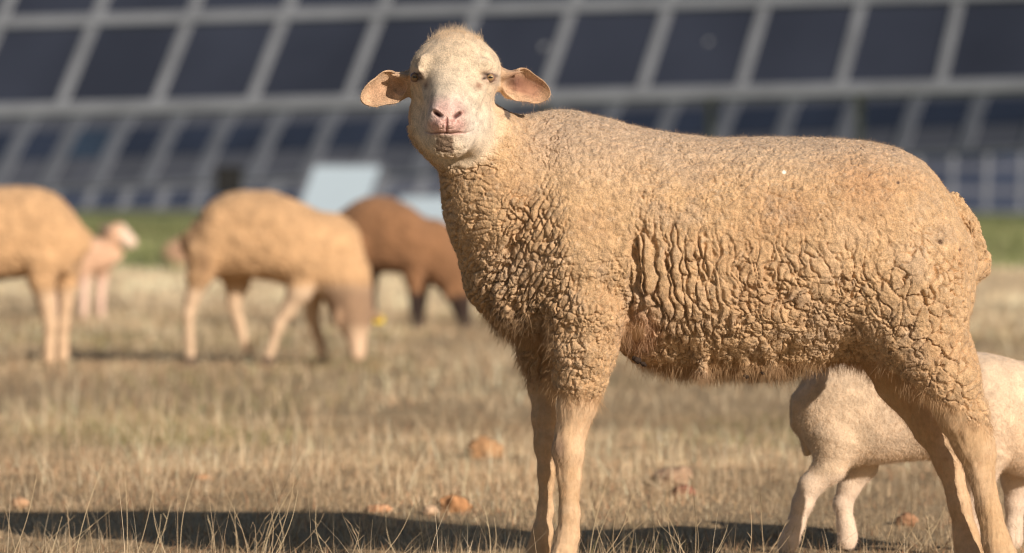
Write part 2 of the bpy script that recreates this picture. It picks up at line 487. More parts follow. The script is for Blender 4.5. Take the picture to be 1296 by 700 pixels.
    hx = cells(22, 56, 24, -.15, 1.1, 27, w=.075, puff=.3, gap=.2)
    yj = y + fbm(np.stack([x/13, y/200, z/40], 1), 2, 44)*46; fold = sst(783, 797, x)*sst(940, 850, x)*sst(270, 330, yj)*sst(446, 420, yj)*sst(440, 430, y)
    H += rump*(9.5*hb*(.6+.4*low)+1.5*hb2+.8*hf)
    H += flank*(1-fold)*(hv*(3.8+4.2*low)+1.0*hf+.7*hs*low+8.0*hx*low)
    H += fold*(hfold*11+.8*hf)
    H += chest*(10.0*hc_+1.1*hs+.7*hf)
    H += neck*(4.0*hn+.8*hs+.6*hf)
    H += should*(1.9*hs+.8*hf+4.0*hx*low+ (2.5*hc_)*sst(300,380,y))
    H += rest*(1.3*hf+1.6*hs+2.6*hx)
    shag = np.exp(-(((x-650)/42)**2+((y-392)/48)**2)); H += shag*(hc_*8+hs*3+fbm(np.stack([x/7, y/16, z/8],1), 2, 43)*5)
    H += 2.5
    # big soft lumps, matted lower edge
    H += fbm(Pw/34., 3, 31)*(2.0+3.0*low) + fbm(Pw/3.2, 2, 33)*(.75+.1*low)
    bel = sst(440, 470, y)*(x > 780)*(x < 1110)
    H += bel*(fbm(np.stack([x/9, y/30, z/9], 1), 3, 41)*7)
    hem = np.zeros(len(P)); hem[ws] = H
    Dp = (hem + 2.5)*wm - 2.5
    # fold at the shoulder/flank border and crease behind the elbow
    ln = X - (797 - (Y-300)*.03)
    Dp -= 5*np.exp(-(ln/4.5)**2)*sst(285, 330, Y)*sst(435, 405, Y)*(Z < -30)*wm
    ln = (X-652) + (Y-300)*.42 + fbm(P/20., 2, 51)*6
    Dp -= 4*np.exp(-(ln/6)**2)*sst(215, 260, Y)*sst(420, 380, Y)*(Z < -10)*wm
    # short haired parts: tendons and slight muscle relief
    lg = bare*(Y > 470); Dp += bare*(fbm(P/18., 2, 61)*.7) + lg*(fbm(np.stack([X/7, Y/50, Z/7],1), 2, 62)*1.3 + fbm(P/14., 2, 63)*.5)
    P2 = P + Nn*Dp[:,None]
    # ---------- refine the face
    sel = ((P2[Q][:,:,0].mean(1) < 708) & (P2[Q][:,:,1].mean(1) < 216) & (P2[Q][:,:,2].mean(1) < -78))
    nb = len(P2)
    Pf, qa, ng, qb = refine_quads(P2, Q, sel)
    allq = np.vstack([np.array(qa), qb])
    N2, _ = tri_normals(Pf, allq)
    if N2[:nb][tt,1].mean() > 0: N2 = -N2
    m2 = np.ones(len(Pf)); m2[:nb] = wm
    # ---------- face features, set on the surface that looks forward
    x, y, z = Pf[:,0].copy(), Pf[:,1].copy(), Pf[:,2].copy()
    fr = (z < -88) & (x > 505) & (x < 655) & (y < 215)
    def surf(ax, ay, r=4):
        m = (np.abs(x-ax) < r) & (np.abs(y-ay) < r) & (N2[:,2] < 0)
        return z[m].min() if m.any() else -130.
    def g(ax, ay, rx, ry, ang=0., pw=2):
        ca, sa = math.cos(ang), math.sin(ang); u = ((x-ax)*ca+(y-ay)*sa)/rx; v = (-(x-ax)*sa+(y-ay)*ca)/ry
        return np.exp(-(np.abs(u)**pw+np.abs(v)**pw))*fr
    dz = np.zeros(len(Pf))
    eyeL = (528, 101.5); eyeR = (621.5, 102)
    zL, zR = surf(*eyeL), surf(*eyeR)
    dz += 5.0*g(eyeR[0], eyeR[1], 5.8, 2.1, .15, 4) - 3.6*g(eyeR[0]-1, eyeR[1]-6.2, 11, 3.4, .15) - 2.6*g(eyeR[0], eyeR[1]+5.8, 9, 2.4, .1)
    dz += 5.0*g(eyeL[0], eyeL[1], 4.8, 1.7, .5, 4) - 5*g(eyeL[0]+4, eyeL[1]-8, 9, 3.6, .75) - 2.5*g(eyeL[0]+1, eyeL[1]+7, 7, 3, .2)
    dz += 3.0*g(608, 113, 7, 6, 0) + 2.0*g(541, 112, 5, 7)           # tear pits
    # nostrils, philtrum, mouth
    dz += 9*g(557.5, 149, 6.2, 2.7, .62, 3) + 9*g(581, 150.5, 6.0, 2.5, -.62, 3)
    dz -= 2.6*g(553, 143, 6, 4, .6) + 2.6*g(585.5, 144, 6, 4, -.6)
    dz += 5.5*g(544, 130, 7, 26, 0, 2) + 2.5*g(595, 128, 6, 20)
    phil = np.exp(-((x-568.5)/1.6)**2)*sst(150, 158, y)*sst(174, 170, y)*fr; dz += 3*phil
    dz -= 1.6*g(560, 163, 7, 7) + 1.6*g(577, 163, 7, 7)
    my = 172.5 - ((x-569)/30.)**2*3.2 - 1.4*np.exp(-((x-569)/4)**2) + .6*np.sin(x*.3)
    mouth = np.exp(-((y-my)/1.2)**2)*sst(538, 543, x)*sst(603, 598, x)*fr
    dz += 3.2*mouth
    for ax, ay in ((548,166),(590,165)): dz += 1.0*g(ax, ay, 3, 5)
    z += dz
    # fine unevenness of skin and hair on the face
    z += fbm(Pf/4.5, 2, 71)*.22*fr
    Pf = np.stack([x, y, z], 1)
    # ---------- colours (pigment, dirt, dust, plus painted light, shade and darker areas)
    n1 = fbm(Pf/55., 3, 81); n2_ = fbm(Pf/11., 3, 82); n3 = fbm(Pf/3.2, 2, 83)
    bare2 = 1 - (wm if len(wm) == len(Pf) else np.concatenate([wm, np.ones(len(Pf)-nb)]))
    hd = np.sqrt(((x-574)/72)**2+((y-112)/98)**2+((z+120)/88)**2)
    ear2 = ((x < 522) & (y < 160)) | ((x > 634) & (y < 142) & (z < -52) & (x-634 > (y-136)*.9))
    face = np.maximum(1-sst(.95, 1.18, hd+n2_*.06), ear2)
    legm = bare2*(1-face)*(y > 400)
    C = np.zeros((len(Pf),3)) + np.array((.61,.41,.23))
    def mix(c, w):
        nonlocal C
        w = np.clip(w, 0, 1)[:,None]; C = C*(1-w) + np.array(c)*w
    mix((.55,.345,.185), sst(.0,.6,n1)*.5)
    mix((.66,.47,.30), sst(.0,.6,-n1)*.5)
    top = sst(255, 165, y)*sst(632, 690, x)
    mix((.56,.42,.30), top*.8); mix((.34,.23,.16), top*sst(.15,.6,n2_)*.5)
    mix((.46,.25,.12), np.exp(-(((x-1085)/45)**2+((y-235)/40)**2))*.6)
    mix((.46,.27,.14), np.exp(-(((x-985)/40)**2+((y-262)/30)**2))*.5)
    mix((.34,.235,.155), sst(.15,.6,n2_)*.32*(1-top)); mix((.48,.36,.26), sst(.1,.5,fbm(Pf/38.,4,84))*.35); mix((.72,.58,.42), sst(.25,.6,fbm(Pf/6.,3,85))*.35)
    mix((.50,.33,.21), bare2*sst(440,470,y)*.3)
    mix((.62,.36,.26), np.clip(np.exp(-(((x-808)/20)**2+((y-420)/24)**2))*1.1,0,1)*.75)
    mix((.38,.26,.18), sst(455, 474, y)*(x > 800)*(x < 1090)*.45)  # lower belly edge darker
    mix((.60,.405,.23), legm*.85); mix((.74,.54,.36), legm*sst(0,.5,n1+.2)*.5*(y > 500)); mix((.50,.31,.17), legm*sst(.1,.5,n2_)*.4)
    mix((.90,.66,.44), legm*np.exp(-((x-732)/8)**2-((y-560)/60)**2)*.3)  # sunlit right edge of the near front leg, painted pale
    hoof = legm*sst(712, 716, y); mix((.07,.05,.04), hoof)
    mix((.33,.22,.15), g(705, 560, 8, 14)*0 + np.exp(-(((x-706)/9)**2+((y-562)/17)**2))*(z < -50)*.9)
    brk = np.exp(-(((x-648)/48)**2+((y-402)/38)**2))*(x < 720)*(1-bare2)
    mix((.15,.095,.06), brk*sst(-.25,.35,fbm(np.stack([x/8,y/16,z/9],1),3,87))*.75)  # brisket wool darkened in uneven patches
    mix((.20,.14,.10), sst(.05,.5,fbm(np.stack([x/16,y/9,z/12],1),3,88))*sst(458,474,y)*(x > 800)*(x < 1100)*.7)  # uneven darker patches along the lower belly
    # face
    mix((.72,.58,.415), face*.985)
    mix((.72,.55,.38), face*sst(100, 44, y)*.5)
    mix((.74,.50,.30), face*sst(528, 516, x)*(y > 125)*.7 + face*sst(620, 632, x)*(y > 112)*.7)
    mix((.74,.66,.56), g(569,150,42,42)*.7*face + g(600,165,20,26)*.5)
    mix((.78,.50,.44), (g(569,148,22,20,0,4) + g(569,166,24,9,0,4))*.85)
    
    mix((.40,.19,.15), sst(.1,.45,n3)*g(582,154,10,11)*.85 + sst(.35,.6,n3)*g(560,140,12,6)*.5)
    mix((.10,.03,.025), g(557.5,149.5,5.4,2.6,.62,4)+g(581,151,5.2,2.4,-.62,4))
    mix((.45,.18,.15), g(588,147,5,3,-.6)*.6)
    mix((.32,.10,.08), phil*.6); mix((.24,.11,.09), mouth*.8*np.exp(-((x-569)/24)**4))
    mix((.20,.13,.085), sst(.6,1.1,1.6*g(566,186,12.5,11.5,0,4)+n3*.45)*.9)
    mix((.32,.18,.12), g(607,113,5,5)*.9+g(542,112,3,5)*.7)
    for e in (eyeL, eyeR):
        mix((.50,.33,.26), g(e[0],e[1]+1,11,7.5,.1,3)*.7); ui = 1 if e[0] > 580 else -1; mix((.20,.12,.09), g(e[0]-.8*ui,e[1],8.6,3.8,.2*ui,3)*.75); mix((.05,.03,.025), g(e[0],e[1]-3.0,8.2,1.7,.12*ui,2)*1.2 + g(e[0]-7.5*ui,e[1]+1.5,3.2,1.6,-.5*ui)*1.0 + g(e[0]+1,e[1]+2.9,6.5,.9,.1)*.7)
    # ears inside, with cavity shade painted dark at the base
    for (cx, cy, s) in ((489,117,-1),(667,112,1)):
        u = ((x-cx)*s*.93+(y-cy)*.34); v = ((y-cy)*.93-(x-cx)*s*.34)
        ins = np.exp(-(np.abs(u+2)/25)**4-(np.abs(v)/14)**4)*ear2
        mix((.46,.25,.165), ins*.95); mix((.34,.17,.11), ins*sst(-.1,.4,fbm(np.stack([u/14,v/3,z/20],1),2,86))*.6); mix((.16,.07,.05), np.exp(-((u+17)/13)**2-(v/10)**2)*ear2*.95)
        mix((.60,.40,.25), ear2*(1-ins)*.7)
    # dark streak under the ear, burrs and dung specks
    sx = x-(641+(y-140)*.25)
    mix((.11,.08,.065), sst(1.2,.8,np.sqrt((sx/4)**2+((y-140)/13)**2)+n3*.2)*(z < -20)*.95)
    for (ax, ay, r, c) in ((1176,305,3.2,(.16,.09,.05)),(1214,248,2.6,(.12,.08,.05)),(984,219,2.4,(.95,.9,.8)),(1202,315,2,(.2,.1,.06)),(1125,232,2,(.2,.12,.08))):
        mix(c, sst(1.3,.7,np.hypot(x-ax,y-ay)/r)*(z < 0))
    C *= (1+(.10*n3+.08*n2_)*(1-.75*face))[:,None]
    # ---------- mesh
    Wd = to_world(Pf, D0)
    base = np.array((to_world(np.array([[950.,735.,0.]]), D0)[0][0], D0, 0.))
    # orient faces outward in world space
    T = allq; n = np.cross(Wd[T[:,1]]-Wd[T[:,0]], Wd[T[:,2]]-Wd[T[:,0]])
    flip = (Wd[T[:,0]]*n).sum() < 0
    faces = allq[:, ::-1] if flip else allq
    ngf = [tuple(reversed(q)) for q in ng] if flip else ng
    mi_v = bare2 > .5
    # one mesh: quads by arrays, the few stitch ngons appended
    tl = [np.array(q) for q in ngf]
    me = bpy.data.meshes.new('sheep')
    V = (Wd-base).astype(np.float32)
    nq = len(faces); lens = np.array([4]*nq+[len(q) for q in tl], dtype=np.int32)
    loops = np.concatenate([faces.ravel()]+tl).astype(np.int32)
    me.vertices.add(len(V)); me.vertices.foreach_set('co', V.ravel())
    me.loops.add(len(loops)); me.loops.foreach_set('vertex_index', loops)
    me.polygons.add(len(lens)); me.polygons.foreach_set('loop_start', np.concatenate([[0], np.cumsum(lens)[:-1]]).astype(np.int32))
    me.update(calc_edges=True)
    me.polygons.foreach_set('use_smooth', np.full(len(lens), True))
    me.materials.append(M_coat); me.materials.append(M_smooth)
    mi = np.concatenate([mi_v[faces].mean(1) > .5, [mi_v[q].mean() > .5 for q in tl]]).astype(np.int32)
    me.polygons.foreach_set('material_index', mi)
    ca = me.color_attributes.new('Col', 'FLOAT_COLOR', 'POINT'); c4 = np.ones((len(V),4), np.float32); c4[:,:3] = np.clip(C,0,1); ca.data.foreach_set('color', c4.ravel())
    me.update()
    o = bpy.data.objects.new('sheep', me); o.location = base; put(o)
    tag(o, 'large tan woolly sheep in sharp focus, standing sideways and facing the viewer', 'sheep', 'sheep grazing on the dry field')
    # ---------- eyes
    for e, zz, ang in ((eyeL, zL, .4), (eyeR, zR, .1)):
        c = to_world(np.array([[e[0], e[1]+.3, zz+7.0]]), D0)[0]-base
        r = 6.2*D0/F; nu, nv = 32, 24
        vs, cs, fs = [], [], []
        for i in range(nv+1):
            th = math.pi*i/nv
            for j in range(nu):
                ph = 2*math.pi*j/nu
                dx, dz_, dy = math.sin(th)*math.cos(ph), math.sin(th)*math.sin(ph), -math.cos(th)
                vs.append(c+r*np.array((dx, dy, dz_)))
                pup = (dx/.42)**2+(dz_/.22)**2 < 1 and dy < 0; iris = dx*dx+dz_*dz_ < .40 and dy < 0
                cs.append((.01,.008,.006) if pup else (.34,.22,.11) if iris else (.22,.14,.11))
        for i in range(nv):
            for j in range(nu):
                fs.append((i*nu+j, i*nu+(j+1)%nu, (i+1)*nu+(j+1)%nu, (i+1)*nu+j))
        mesh_np('eye', np.array(vs), np.array(fs), (M_eye,), o, col=np.array(cs))
    # ---------- fibres
    NW = np.stack([N2[:,0], N2[:,2], -N2[:,1]], 1)
    isb = bare2 > .5
    poll = face*sst(66, 42, y)*(z < -30)
    Lm = np.where(isb, .003, .0044)
    Lm = Lm + .0035*(y < 190)*(x > 660)*(~isb) +   .0050*poll*(.3+1.2*(n2_ > .1)) + .009*sst(450,475,y)*(x > 780)*(x < 1110) + .002*legm
    Lm = Lm*np.where(fr & (y > 85), .45, 1)
    dn = np.where(isb, 1.0, 1.0) + 1.0*poll - .6*(fr & (y > 120))
    dn = dn*np.where(z > 60, .25, 1)*np.where(g(eyeR[0],eyeR[1],9,6)+g(eyeL[0],eyeL[1],9,6)+g(569,160,24,24) > .15, .03, 1)*np.where(((x-804)/16)**2+((y-420)/20)**2 < 1, .12, 1)
    comb = np.zeros((len(Pf),3)); comb[:,2] = -1
    up = (poll > .3); comb[up] = (0, .1, .5)
    cbw = np.where(isb, 1.1, .5)
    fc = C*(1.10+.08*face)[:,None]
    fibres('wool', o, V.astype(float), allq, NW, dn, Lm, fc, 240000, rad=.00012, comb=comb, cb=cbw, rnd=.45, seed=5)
    # coarse locks fringing the belly, elbow and thigh hem
    hemm = wm*(1-wm)*4; hh = np.zeros(len(Pf)); hh[:nb] = hemm
    dn2 = .22*hh*(y > 400) + .7*sst(452,474,y)*(x > 780)*(x < 1110)*(1-bare2) + .25*sst(380,430,y)*(x < 700)*(1-bare2) + .15*poll
    fibres('wool_fringe', o, V.astype(float), allq, NW, dn2+1e-6, np.where(y < 200, .012, .016), C*.95, 16000, rad=.00028, comb=comb, cb=.9, rnd=.35, seed=6, npt=5, curl=.3)
    return o, base

M_eye, _nt, _b = new_mat('sheep_eye')
_a = N(_nt, 'ShaderNodeAttribute'); _a.attribute_name = 'Col'; _nt.links.new(_a.outputs['Color'], _b.inputs['Base Color']); _b.inputs['Roughness'].default_value = .06; _b.inputs['Specular IOR Level'].default_value = .6

sheep, sheep_base = main_sheep()

# a burr hanging under the elbow, caught in the belly wool
def burr(px, py, dd, r, name, label, parent):
    bm = bmesh.new(); bmesh.ops.create_icosphere(bm, subdivisions=3, radius=1)
    for v in bm.verts:
        k = 1+.25*math.sin(v.co.x*5+px)*math.cos(v.co.y*4)+random.uniform(-.1,.1); v.co = Vector((v.co.x*1.5, v.co.y, v.co.z*.9))*k*r
        v.co = Matrix.Rotation(-.5, 3, 'Y').inverted() @ v.co if False else Matrix.Rotation(.5, 3, 'Y') @ v.co
    me = bpy.data.meshes.new(name); bm.to_mesh(me); bm.free(); me.materials.append(M_burr)
    for p in me.polygons: p.use_smooth = True
    o = bpy.data.objects.new(name, me); o.location = Vector(to_world(np.array([[px,py,dd]]), D0)[0]) - Vector(sheep_base); return put(o, parent)
M_burr = flat_mat('burr_brown', (.035,.022,.015), .9, nscale=300)
for k, (px, py, r) in enumerate(((804,453,.006),(812,458,.0045),(941,474,.0035),(962,470,.003))):
    burr(px, py, -72 if k < 2 else -60, r, 'burr', None, sheep)

# ================================================================== OTHER ANIMALS
def animal(name, D, prims, paint, label, cat, group, h=None, bounds=None, noise=(1.5, 14), mat=None, sub=1, base=None, hair=None):
    """prims: list of ('c', a, b, ra, rb, k) / ('h', chain, k) / ('e', c, r, k) / ('s', c, r, k) in picture units at distance D"""
    lo, hi = bounds
    fl = Field(lo, hi, h)
    for p in prims:
        if p[0] == 'c': fl.cone(*p[1:])
        elif p[0] == 'h': fl.chain(p[1], p[2])
        elif p[0] == 'e': fl.ell(*p[1:])
        elif p[0] == 'l': fl.loft(p[1], p[2], p[3] if len(p) > 3 else 0)
    P, Q = fl.mesh(2)
    if sub: P, Q = subdiv(P, Q, sub)
    Nn, vol = tri_normals(P, Q)
    up = P[:,1] < np.percentile(P[:,1], 4)
    if Nn[up,1].mean() > 0: Nn = -Nn
    C, wool = paint(P)
    F1, F2, _ = voro(P/noise[1]*1.1 + fbm(P/noise[1]/2, 2, 3)[:,None]*.4, 9)
    P = P + Nn*((fbm(P/noise[1], 3, 4)*noise[0] + (np.sqrt(np.clip(F2-F1,0,1))-.5)*noise[0])*wool)[:,None]
    C = C*(1+.12*fbm(P/noise[1]/1.5, 3, 6))[:,None]
    Wd = to_world(P, D)
    if base is None: bx = (P[:,0].min()+P[:,0].max())/2
    else: bx = base
    b = np.array(((bx-CX)*D/F, D, 0.))
    n = np.cross(Wd[Q[:,1]]-Wd[Q[:,0]], Wd[Q[:,2]]-Wd[Q[:,0]])
    if (Wd[Q[:,0]]*n).sum() < 0: Q = Q[:, ::-1].copy()
    o = mesh_np(name, Wd, Q, (mat or M_far,), None, b, True, C)
    tag(o, label, cat, group)
    if hair:
        NW = np.stack([Nn[:,0], Nn[:,2], -Nn[:,1]], 1)
        fibres('wool', o, Wd-b, Q, NW, np.where(P[:,2] > 30, .3, 1.), np.full(len(P), hair[1]), C*1.05, hair[0], rad=.00018, comb=(0,0,-1), cb=.6, rnd=.5, seed=8)
    return o, b

GR = 'sheep grazing on the dry field'
def simple_paint(bodyc, legc, legy, extra=None):
    def f(P):
        n = fbm(P/25., 3, 5)
        lm = sst(legy-6, legy+8, P[:,1]+n*6)[:,None]
        C = np.array(bodyc)*(1+.22*n+.18*fbm(P/9.,3,15))[:,None]*(1-lm)+np.array(legc)*lm
        wool = 1-lm[:,0]*.8
        if extra: C, wool = extra(P, C, wool, n)
        return C, wool
    return f

# grazing sheep, middle of the left half
def exD(P, C, wool, n):
    x, y, z = P.T
    w = (sst(395,420,x)*sst(345,375,y)*sst(430,405,y))[:,None]; C = C*(1-w*.85)+np.array((.27,.165,.10))*w*.85  # shading of the lowered neck, painted dark brown
    w = np.exp(-((x-262)/9)**2-((y-335)/22)**2)[:,None]*.7; C = C*(1-w)+np.array((.20,.12,.07))*w  # crease shading painted on the rump
    hd = (x > 428)*(sst(408,425,y)); w = hd[:,None]; C = C*(1-w)+np.array((.66,.47,.32))*w
    hoof = ((y > 450) & (x < 425))[:,None]*1.; C = C*(1-hoof)+np.array((.12,.08,.06))*hoof
    return C, wool*(1-hd*.8)
sD, bD = animal('sheep', F/290, [
    ('l', [(248,290,335,28),(258,262,347,42),(280,246,352,52),(310,241,352,58),(345,242,356,60),(380,255,364,58),(410,272,372,50),(430,292,372,40),(440,310,368,30)], 8),
    ('e', (276,305,0),(29,46,44), 10),
    ('h', [(262,325,-26,26),(254,350,-28,16),(246,376,-28,9),(240,398,-28,7.2),(242,430,-28,5.4),(243,450,-28,6),(241,459,-30,6.5)], 5),
    ('h', [(290,330,22,28),(298,358,24,16),(294,385,25,9),(300,408,25,7),(308,436,25,5.4),(312,450,25,6),(314,459,23,6.5)], 5),
    ('h', [(388,340,-26,26),(380,368,-27,16),(366,392,-27,9),(353,412,-27,7.4),(346,436,-27,5.4),(342,450,-27,6),(339,459,-28,6.5)], 5),
    ('h', [(400,350,24,24),(394,378,25,13),(394,400,25,9),(400,422,25,7),(406,440,25,6.5),(408,454,25,7.5)], 5),
    ('h', [(415,315,0,46),(434,352,-4,34),(444,384,-8,26),(449,404,-12,22)], 12),
    ('e', (450,408,-14),(19,22,20), 6), ('c', (450,412,-16),(453,446,-22),17,10,6), ('e', (453,448,-23),(10,9,9),4),
    ('e', (428,402,-30),(5,13,9),3), ('c', (462,390,-8),(480,402,-10),6,4.5,3), ('c', (250,285,0),(250,325,4),8,6,4),
  ], simple_paint((.57,.36,.195),(.68,.50,.34),362,exD), 'golden tan sheep with a yellow ear tag, grazing in front of the brown one', 'sheep', GR,
  h=2.0, bounds=((225,225,-85),(495,466,85)), noise=(2.4,12))
tg = MB(); c_ = Vector(to_world(np.array([[480.,404.,-10.]]), F/290)[0])-Vector(bD); tg.box(c_, .022, .003, .018)
tg.build('ear_tag', flat_mat('yellow_plastic', (.85,.62,.03), .4, var=.05), sD)

# brown sheep behind it
def exE(P, C, wool, n):
    x, y, z = P.T
    w = np.clip(sst(368,382,y)*(x < 560) + (x > 565)*sst(378,392,y) + sst(330,345,y)*(x < 500)*sst(485,470,x),0,1)[:,None]
    return C*(1-w)+np.array((.035,.022,.018))*w, wool
sE, bE = animal('sheep', F/226, [
    ('l', [(432,272,322,22),(442,256,336,34),(465,248,343,42),(490,248,345,46),(515,258,347,46),(535,272,350,42),(552,290,352,34),(565,306,350,26)], 8),
    ('h', [(450,310,-18,26),(447,336,-20,14),(440,362,-20,8),(442,390,-20,6),(444,410,-20,6.5)], 5),
    ('h', [(468,312,18,26),(470,338,20,13),(468,362,20,8),(470,390,20,5.5),(471,410,20,6.5)], 5),
    ('h', [(524,325,-20,24),(524,348,-20,14),(525,370,-20,8),(525,392,-20,5.5),(525,412,-20,6.5)], 5),
    ('h', [(540,330,18,20),(536,355,18,10),(533,380,18,6.5),(531,410,18,6)], 5),
    ('h', [(545,312,0,36),(566,342,-4,24),(580,370,-6,17)], 10),
    ('c', (581,374,-8),(587,404,-12),16,9,6), ('e', (587,407,-12),(9,9,8),4), ('e', (568,372,-22),(5,11,6),3), ('e', (597,368,2),(9,5,4),3),
    ('c', (434,280,0),(432,315,2),6,5,4)],
  simple_paint((.27,.14,.07),(.05,.03,.022),372,exE), 'dark brown sheep with black lower legs and muzzle, grazing behind the golden one', 'sheep', GR,
  h=1.9, bounds=((415,235,-70),(615,424,70)), noise=(1.8,11))

# sheep cut by the left edge, grazing away to the left
def exA(P, C, wool, n):
    x, y, z = P.T
    w = (sst(345,354,y)*(x < 25)*(x > -60)*.8)[:,None]; C = C*(1-w)+np.array((.10,.06,.04))*w
    return C, wool
sA, bA = animal('sheep', F/288, [
    ('l', [(-105,268,340,40),(-90,252,350,50),(-60,242,358,56),(-20,238,358,58),(20,236,352,57),(55,238,348,52),(78,250,346,44),(92,268,340,32),(98,288,330,22)], 8),
    ('e', (70,305,0),(31,48,42), 10),
    ('h', [(56,330,-24,28),(56,356,-26,17),(62,384,-26,11),(66,410,-26,8.5),(65,436,-26,7),(65,454,-26,8)], 5),
    ('h', [(78,330,24,26),(80,358,26,15),(80,385,26,9),(77,412,26,7.5),(76,436,26,7),(76,452,26,8)], 5),
    ('h', [(-70,345,-24,24),(-72,372,-25,13),(-74,400,-25,9),(-74,430,-25,7),(-75,454,-25,8)], 5),
    ('h', [(-50,345,24,24),(-52,372,25,13),(-54,400,25,9),(-50,430,25,7),(-50,454,25,8)], 5),
    ('h', [(-95,312,0,42),(-122,350,-4,32),(-136,384,-8,22)], 12), ('c', (-140,396,-10),(-150,436,-16),18,10,6),
    ('e', (-118,394,-28),(6,13,8),3), ('c', (91,290,-14),(86,342,-20),7,6,4)],
  simple_paint((.57,.36,.195),(.66,.47,.31),366,exA), 'tan sheep seen from its rump, cut off by the left edge of the picture', 'sheep', GR,
  h=2.1, bounds=((-175,222,-85),(115,466,85)), noise=(2.4,12))

# young pinkish lamb between them, head up
def exB(P, C, wool, n):
    x, y, z = P.T
    w = sst(150,160,x)[:,None]; C = C*(1-w)+np.array((.85,.66,.52))*w
    w = (np.exp(-(((x-133)/8)**2+((y-290)/9)**2)))[:,None]; C = C*(1-w)+np.array((.20,.15,.13))*w
    return C, wool
animal('lamb', F/205, [
    ('l', [(64,304,340,16),(76,299,345,21),(95,298,347,23),(115,299,347,23),(132,302,345,19),(142,308,336,14)], 5),
    ('h', [(75,335,-10,13),(72,358,-10,6),(75,380,-10,4.5),(75,401,-10,5)], 3),
    ('h', [(88,335,10,12),(88,358,10,6),(88,380,10,4.5),(88,401,10,5)], 3),
    ('h', [(108,338,-10,12),(107,360,-10,6.5),(107,380,-10,5),(107,401,-10,5.5)], 3),
    ('h', [(128,336,10,12),(127,360,10,6.5),(126,380,10,5),(126,401,10,5.5)], 3),
    ('h', [(132,316,0,16),(142,301,-2,13),(148,296,-4,13)], 5),
    ('c', (150,296,-4),(165,306,-8),13.5,9,4), ('e', (134,290,8),(9,5,5),3), ('e', (140,292,-16),(6,5,8),3), ('c', (63,308,0),(60,330,0),4,3,2)],
  simple_paint((.66,.42,.28),(.84,.60,.48),350,exB), 'small pinkish lamb with pale face raised, between the two golden sheep', 'lamb', None,
  h=1.1, bounds=((50,275,-45),(182,410,45)), noise=(.9,9))

# far one lying at the edge of the green
animal('sheep', F/112, [
    ('l', [(214,312,336,7),(219,303,338,11),(228,298,339,13),(240,297,339,13),(250,300,339,11),(256,307,336,7)], 3),
    ('h', [(219,316,0,8),(214,316,-3,6),(211,322,-5,4)], 3), ('e', (218,310,4),(3,2,3),1),('e', (224,333,-9),(9,4,5),2),('e', (246,333,-9),(10,4,5),2)],
  simple_paint((.48,.30,.20),(.48,.30,.20),420), 'distant reddish brown sheep lying at the edge of the green strip', 'sheep', GR,
  h=.7, bounds=((198,286,-22),(264,341,22)), noise=(.5,5))

# pale lamb behind the big sheep, right edge
def exF(P, C, wool, n):
    x, y, z = P.T
    w = (np.exp(-(((x-1290)/40)**2+((y-560)/40)**2))*.5)[:,None]; C = C*(1-w)+np.array((.74,.50,.30))*w
    w = (sst(640,600,y)*sst(1120,1060,x)*.25)[:,None]; C = C*(1-w)+np.array((.76,.58,.38))*w
    w = sst(696,699,y)[:,None]; C = C*(1-w)+np.array((.1,.07,.06))*w
    return C, wool
DL = 7.74
sF, bF = animal('lamb', DL, [
    ('l', [(1008,482,560,34),(1022,464,578,50),(1050,452,588,62),(1090,446,588,68),(1140,446,582,70),(1190,445,580,70),(1235,446,590,68),(1275,456,604,60),(1300,470,606,50),(1320,486,596,38)], 10),
    ('e', (1044,528,-24),(44,62,32), 14), ('e', (1050,528,26),(42,58,30), 14),
    ('h', [(1042,556,-32,34),(1034,588,-34,20),(1010,612,-34,14.5),(1000,634,-34,12.5),(991,662,-34,10.5),(983,680,-34,11.5),(980,690,-36,11.5)], 7),
    ('h', [(1072,560,30,32),(1078,590,32,22),(1064,618,32,14),(1056,640,32,11.5),(1060,668,32,10.5),(1062,682,32,11.5),(1061,690,30,11.5)], 7),
    ('h', [(1230,570,-34,32),(1222,604,-36,19),(1216,636,-36,12.5),(1214,668,-36,10.5),(1213,682,-36,11.5),(1212,688,-38,13)], 7),
    ('h', [(1278,580,32,32),(1278,612,34,19),(1276,640,34,12.5),(1274,668,34,10.5),(1273,682,34,11.5),(1272,688,32,13)], 7),
    ('h', [(1296,512,0,50),(1335,468,-8,36),(1360,432,-14,30)], 14),
    ('c', (1366,420,-18),(1408,448,-34),29,18,9), ('e', (1340,412,18),(20,9,8),4), ('e', (1352,420,-46),(9,8,20),4),
    ('h', [(1012,478,0,10),(1004,505,2,9),(1004,545,2,8),(1008,572,2,6)], 5)],
  simple_paint((.74,.57,.41),(.79,.63,.49),596,exF), 'cream lamb with long pale legs, half hidden behind the big sheep', 'lamb', None,
  h=2.0, bounds=((960,380,-90),(1440,733,90)), noise=(.6,9), mat=M_lamb, hair=(60000, .004), base=1150)
sF.location.x += 14*DL/F

